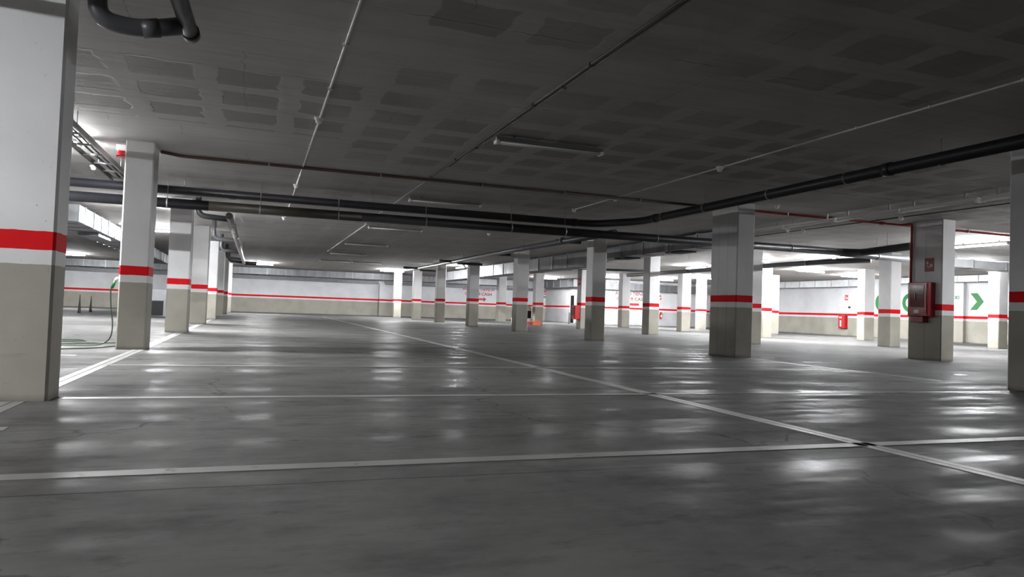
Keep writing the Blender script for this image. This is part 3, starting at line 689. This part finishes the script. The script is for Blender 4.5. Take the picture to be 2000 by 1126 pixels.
plate('extinguisher_sign', 'red sign on the alcove wall above the fire extinguisher', 'sign', (25.98, YA-.012, 1.82), (26.2, YA, 2.11), 'sign_red', [('pictogram', [[(26.06, 1.86), (26.12, 1.86), (26.12, 2.02), (26.06, 2.02)], [(26.14, 1.94), (26.18, 1.94), (26.17, 2.05), (26.15, 2.06)]], 'y', YA-.016, YA-.012)])
plate('fire_hose_sign', 'red sign on the side wall above the wall hose box', 'sign', (XR-.012, 30.31, 1.91), (XR, 30.52, 2.2), 'sign_red', [('pictogram', reelmarks(30.41, 2.05, .2), 'x', XR-.016, XR-.012)])
plate('number_sign', 'small white plate with dark print on the overlit far pillar', 'sign', (8.55, 46.39, 1.92), (8.74, 46.4, 2.12), 'sign_white', [('print', [[(8.58, 2.02), (8.63, 2.02), (8.63, 2.08), (8.58, 2.08)], [(8.66, 1.96), (8.71, 1.96), (8.71, 2.08), (8.66, 2.08)]], 'y', 46.386, 46.39)], 'dark_post')
plate('number_sign', 'small grey plate on the last pillar of the hose row', 'sign', (-1.72, 46.69, 1.98), (-1.58, 46.7, 2.26), 'sign_white', [('print', [[(-1.69, 2.03), (-1.61, 2.03), (-1.61, 2.09), (-1.69, 2.09)], [(-1.69, 2.13), (-1.61, 2.13), (-1.61, 2.21), (-1.69, 2.21)]], 'y', 46.686, 46.69)], 'stand_grey')

# ------------------------------------------------------------------ fire equipment
t = thing('fire_hose_cabinet', 'glossy dark red fire hose cabinet on the wide pillar', 'fire cabinet', (13.5, 11.6, .93))
bm = B(); box(bm, (13.41, 11.36, .93), (13.618, 11.87, 1.66), .012); obj('body', bm, 'cabinet_red_shaded', t)
bm = B(); box(bm, (13.395, 11.39, .97), (13.41, 11.84, 1.63), .005); d = obj('door', bm, 'cabinet_red_shaded', t)
bm = B(); box(bm, (13.39, 11.45, 1.13), (13.396, 11.8, 1.58)); obj('door_window', bm, 'glass_dark', d)
bm = B(); box(bm, (13.383, 11.56, 1.0), (13.396, 11.69, 1.07)); obj('label_plate', bm, 'sign_white', d)
bm = B(); sweep(bm, [(13.385, 11.66, 1.28), (13.372, 11.66, 1.32), (13.372, 11.66, 1.4), (13.385, 11.66, 1.44)], .008, 8); obj('handle', bm, 'silver', d)
bm = B(); box(bm, (13.45, 11.52, .80), (13.618, 11.84, .93), .01); obj('hose_outlet_box', bm, 'dark_red', t)
t = thing('fire_hose_box', 'small red hose box on the side of a far pillar', 'fire cabinet', (13.85, 30., .43))
bm = B(); box(bm, (13.72, 29.88, .43), (13.98, 30.25, 1.08), .01); obj('body', bm, 'red_gloss', t)
bm = B(); box(bm, (13.705, 29.91, .47), (13.72, 30.22, 1.04), .004); d = obj('door', bm, 'red_gloss', t)
bm = B(); box(bm, (13.70, 29.95, .6), (13.706, 30.18, .98)); obj('door_window', bm, 'glass_dark', d)
t = thing('fire_hose_box', 'red hose box mounted on the side wall under its sign', 'fire cabinet', (29.9, 30.5, .4))
bm = B(); box(bm, (29.8, 30.28, .4), (XR, 30.75, 1.1), .01); obj('body', bm, 'red_gloss', t)
bm = B(); box(bm, (29.99, 30.24, .36), (XR, 30.79, 1.14)); obj('wall_mount', bm, 'dark_red', t)
bm = B(); box(bm, (29.785, 30.3, .43), (29.8, 30.73, 1.07), .004); d = obj('door', bm, 'red_gloss', t)
bm = B(); box(bm, (29.778, 30.53, .5), (29.786, 30.62, .82)); obj('glass_strip', bm, 'sign_white', d)
bm = B(); box(bm, (29.776, 30.5, .94), (29.786, 30.66, 1.02)); obj('label_plate', bm, 'sign_white', d)
t = thing('fire_extinguisher', 'red fire extinguisher hanging low on the alcove wall', 'fire extinguisher', (26.14, YA-.1, .5))
bm = B(); disc_stack(bm, (26.14, YA-.1, .5), [(.07, 0), (.085, .02), (.085, .3), (.06, .37), (.03, .4)]); obj('cylinder_body', bm, 'red_gloss', t)
bm = B(); box(bm, (26.11, YA-.16, .9), (26.17, YA-.05, .96), .008); obj('valve', bm, 'black', t)
bm = B(); sweep(bm, fillet([(26.17, YA-.12, .93), (26.26, YA-.12, .92), (26.25, YA-.12, .6)], .05), .012, 8); obj('hose', bm, 'black', t)
bm = B(); box(bm, (26.09, YA-.194, .62), (26.19, YA-.186, .78)); obj('label_plate', bm, 'sign_white', t)
bm = B(); box(bm, (26.08, YA-.02, .6), (26.2, YA, .86)); obj('wall_mount', bm, 'greysteel', t)
t = thing('fire_extinguisher', 'slim red extinguisher strapped on the last pillar of the hose row', 'fire extinguisher', (-1.68, 46.6, .36))
bm = B(); disc_stack(bm, (-1.70, 46.6, .36), [(.06, 0), (.07, .02), (.07, .38), (.05, .44), (.025, .47)]); obj('cylinder_body', bm, 'red_gloss', t)
bm = B(); box(bm, (-1.73, 46.55, .83), (-1.67, 46.64, .9), .006); obj('valve', bm, 'black', t)
bm = B(); box(bm, (-1.75, 46.66, .5), (-1.65, 46.7, .7)); obj('wall_mount', bm, 'greysteel', t)
# call point on the pier
t = thing('call_point', 'round dark fixture on the side wall pier beside the wall hose box', 'call point', (29.82, 30.03, 1.53))
bm = B(); sweep(bm, [(29.85, 30.03, 1.53), (29.79, 30.03, 1.53)], .05, 16); obj('housing', bm, 'dark_post', t)
bm = B(); box(bm, (29.845, 29.96, 1.46), (29.85, 30.1, 1.6)); obj('wall_mount', bm, 'greysteel', t)
bm = B(); sweep(bm, [(29.79, 30.03, 1.53), (29.775, 30.03, 1.53)], .03, 14); obj('button', bm, 'black', t)

# ------------------------------------------------------------------ hose on the second pillar
t = thing('garden_hose', 'thin green hose hanging from a tap and lying along the floor', 'hose', (-1.95, 11.8, 0))
path = [(-1.955, 11.8, .93), (-2.0, 11.8, .86), (-1.99, 11.82, .6), (-1.955, 11.85, .35), (-1.99, 11.95, .13), (-2.15, 12.15, .022), (-2.6, 12.2, .014), (-3.4, 12.1, .014), (-3.9, 12.6, .014), (-3.4, 13.5, .014), (-2.75, 13.75, .014), (-2.55, 13.4, .014), (-2.9, 13.1, .014), (-3.6, 12.9, .014)]
bm = B(); sweep(bm, fillet(path, .35, 6), .009, 8); obj('hose_run', bm, 'hose', t)
bm = B(); sweep(bm, fillet([(-1.9, 12.3, .014), (-2.02, 11.9, .014), (-2.2, 11.45, .014), (-2.6, 11.25, .014), (-3.4, 11.2, .014), (-4., 11.6, .014), (-3.9, 12.45, .03)], .35, 6), .009, 8); obj('hose_run', bm, 'hose', t)
bm = B(); sweep(bm, fillet([(-2.05, 12.95, .014), (-2.6, 12.62, .014), (-3.4, 12.55, .014), (-4.2, 12.9, .014)], .35, 6), .009, 8); obj('hose_run', bm, 'hose', t)
bm = B(); sweep(bm, [(-1.94, 11.8, .99), (-1.985, 11.8, .87)], .022, 12); obj('connector', bm, 'hose_end', t)
bm = B(); sweep(bm, fillet([(-1.86, 11.8, 1.02), (-1.94, 11.8, 1.02), (-1.945, 11.8, .97)], .03), .018, 10); obj('tap', bm, 'cap', t)

# ------------------------------------------------------------------ small floor-standing things
def bollard(x, y, h, r, label, taper=.35, mat='dark_post'):
    t = thing('bollard', label, 'bollard', (x, y, 0))
    bm = B(); disc_stack(bm, (x, y, 0), [(r, 0.012), (r, .08), (r*(1+taper)/2, h*.5), (r*taper, h)], seg=14); obj('post', bm, mat, t)
    bm = B(); disc_stack(bm, (x, y, 0), [(r*1.35, 0), (r*1.35, .012)], seg=14); obj('base_plate', bm, mat, t)
bollard(-6.86, 33.95, .78, .062, 'taller dark pointed post standing beyond the closest pillar', .15)
bollard(-7.05, 37.1, .72, .06, 'shorter dark pointed post next to the green hose', .15)
bollard(18.8, 41.8, .72, .04, 'thin grey post standing before the white alcove side wall', .9)
# grey cabinet behind the hose pillar
t = thing('grey_cabinet', 'grey metal cabinet with black front panel seen between the hose pillar and next', 'cabinet', (-3.7, 30.3, 0))
bm = B(); box(bm, (-4.3, 30.05, .04), (-3.19, 30.8, 1.07), .01); obj('body', bm, 'stand_grey', t)
bm = B(); box(bm, (-4.2, 30.02, .08), (-3.3, 30.05, .64), .005); obj('front_panel', bm, 'black', t)
bm = B(); box(bm, (-3.2, 30.0, .0), (-3.16, 30.05, 1.08)); obj('edge_post', bm, 'dark_post', t)
bm = B(); box(bm, (-4.25, 30.1, 0), (-3.25, 30.75, .04)); obj('plinth', bm, 'dark_post', t)
# machine and crate by the pillar
t = thing('utility_machine', 'black box with cream top panel on a white base, peeping beside a dark pillar', 'machine', (13.5, 36.4, 0))
bm = B(); box(bm, (13.1, 36.15, .0), (13.95, 36.75, .34), .01); obj('base', bm, 'cap', t)
bm = B(); box(bm, (13.12, 36.12, .34), (14.0, 36.78, .74), .015); obj('body', bm, 'black', t)
bm = B(); box(bm, (13.3, 36.2, .74), (14.0, 36.7, 1.0), .012); obj('top_panel', bm, 'cream', t)
t = thing('storage_crate', 'small orange crate with dark red side at a pillar foot', 'crate', (13.8, 35.2, 0))
bm = B(); box(bm, (13.62, 34.92, .0), (14.1, 35.4, .2), .008); obj('body', bm, 'orange', t)
bm = B(); box(bm, (13.5, 34.93, 0), (13.62, 35.4, .19), .006); o = obj('side_face', bm, 'dark_red', t); o['label'] = 'dark red side face of the crate'  # the crate's own dark left face, added as a separate block
bm = B(); box(bm, (13.61, 34.905, .17), (14.11, 35.41, .215), .006); obj('rim', bm, 'orange', t)
# dark door in the alcove's side wall
t = bpy.data.objects.new('door_1', None); COL.objects.link(t); t.location = (XA, 45.1, 0); t['kind'] = 'structure'
bm = B(); box(bm, (XA-.03, 44.75, .04), (XA, 45.35, 1.9)); obj('door_leaf', bm, 'black', t)
bm = B(); box(bm, (XA-.05, 45.35, .0), (XA, 45.43, 1.97)); box(bm, (XA-.05, 44.67, 0), (XA, 44.75, 1.97)); box(bm, (XA-.05, 44.75, 1.9), (XA, 45.35, 1.97)); obj('door_frame', bm, 'cap', t)

# ------------------------------------------------------------------ light level, world, camera
TUBE = 640.
M['tube_on'].node_tree.nodes['Emission'].inputs[1].default_value = TUBE
w = bpy.data.worlds.new('world'); scene.world = w; w.use_nodes = True
w.node_tree.nodes['Background'].inputs[0].default_value = (0, 0, 0, 1)
w.node_tree.nodes['Background'].inputs[1].default_value = 0.

yaw, pit, rol, f = .341815, .0297893, .0351514, 1401.035
cy, sy, cp, sp, cr, sr = math.cos(yaw), math.sin(yaw), math.cos(pit), math.sin(pit), math.cos(rol), math.sin(rol)
fw = Vector((sy*cp, cy*cp, sp)); r0 = Vector((cy, -sy, 0)); u0 = r0.cross(fw)
ri = r0*cr + u0*sr; up = -r0*sr + u0*cr
cam = bpy.data.cameras.new('camera'); co = bpy.data.objects.new('camera', cam); COL.objects.link(co)
co.matrix_world = Matrix(((ri.x, up.x, -fw.x, 0), (ri.y, up.y, -fw.y, 0), (ri.z, up.z, -fw.z, .76), (0, 0, 0, 1)))
cam.sensor_width = 36.; cam.lens = 36.*f/2000; cam.clip_start = .05; cam.clip_end = 200
scene.camera = co
vs = scene.view_settings
vs.view_transform = 'Standard'; vs.look = 'None'; vs.gamma = 1.; vs.use_curve_mapping = False
vs.exposure = 1.15
scene.cycles.max_bounces = 8; scene.cycles.diffuse_bounces = 6; scene.cycles.glossy_bounces = 4
scene.cycles.use_light_tree = True
scene.cycles.sample_clamp_indirect = 8.
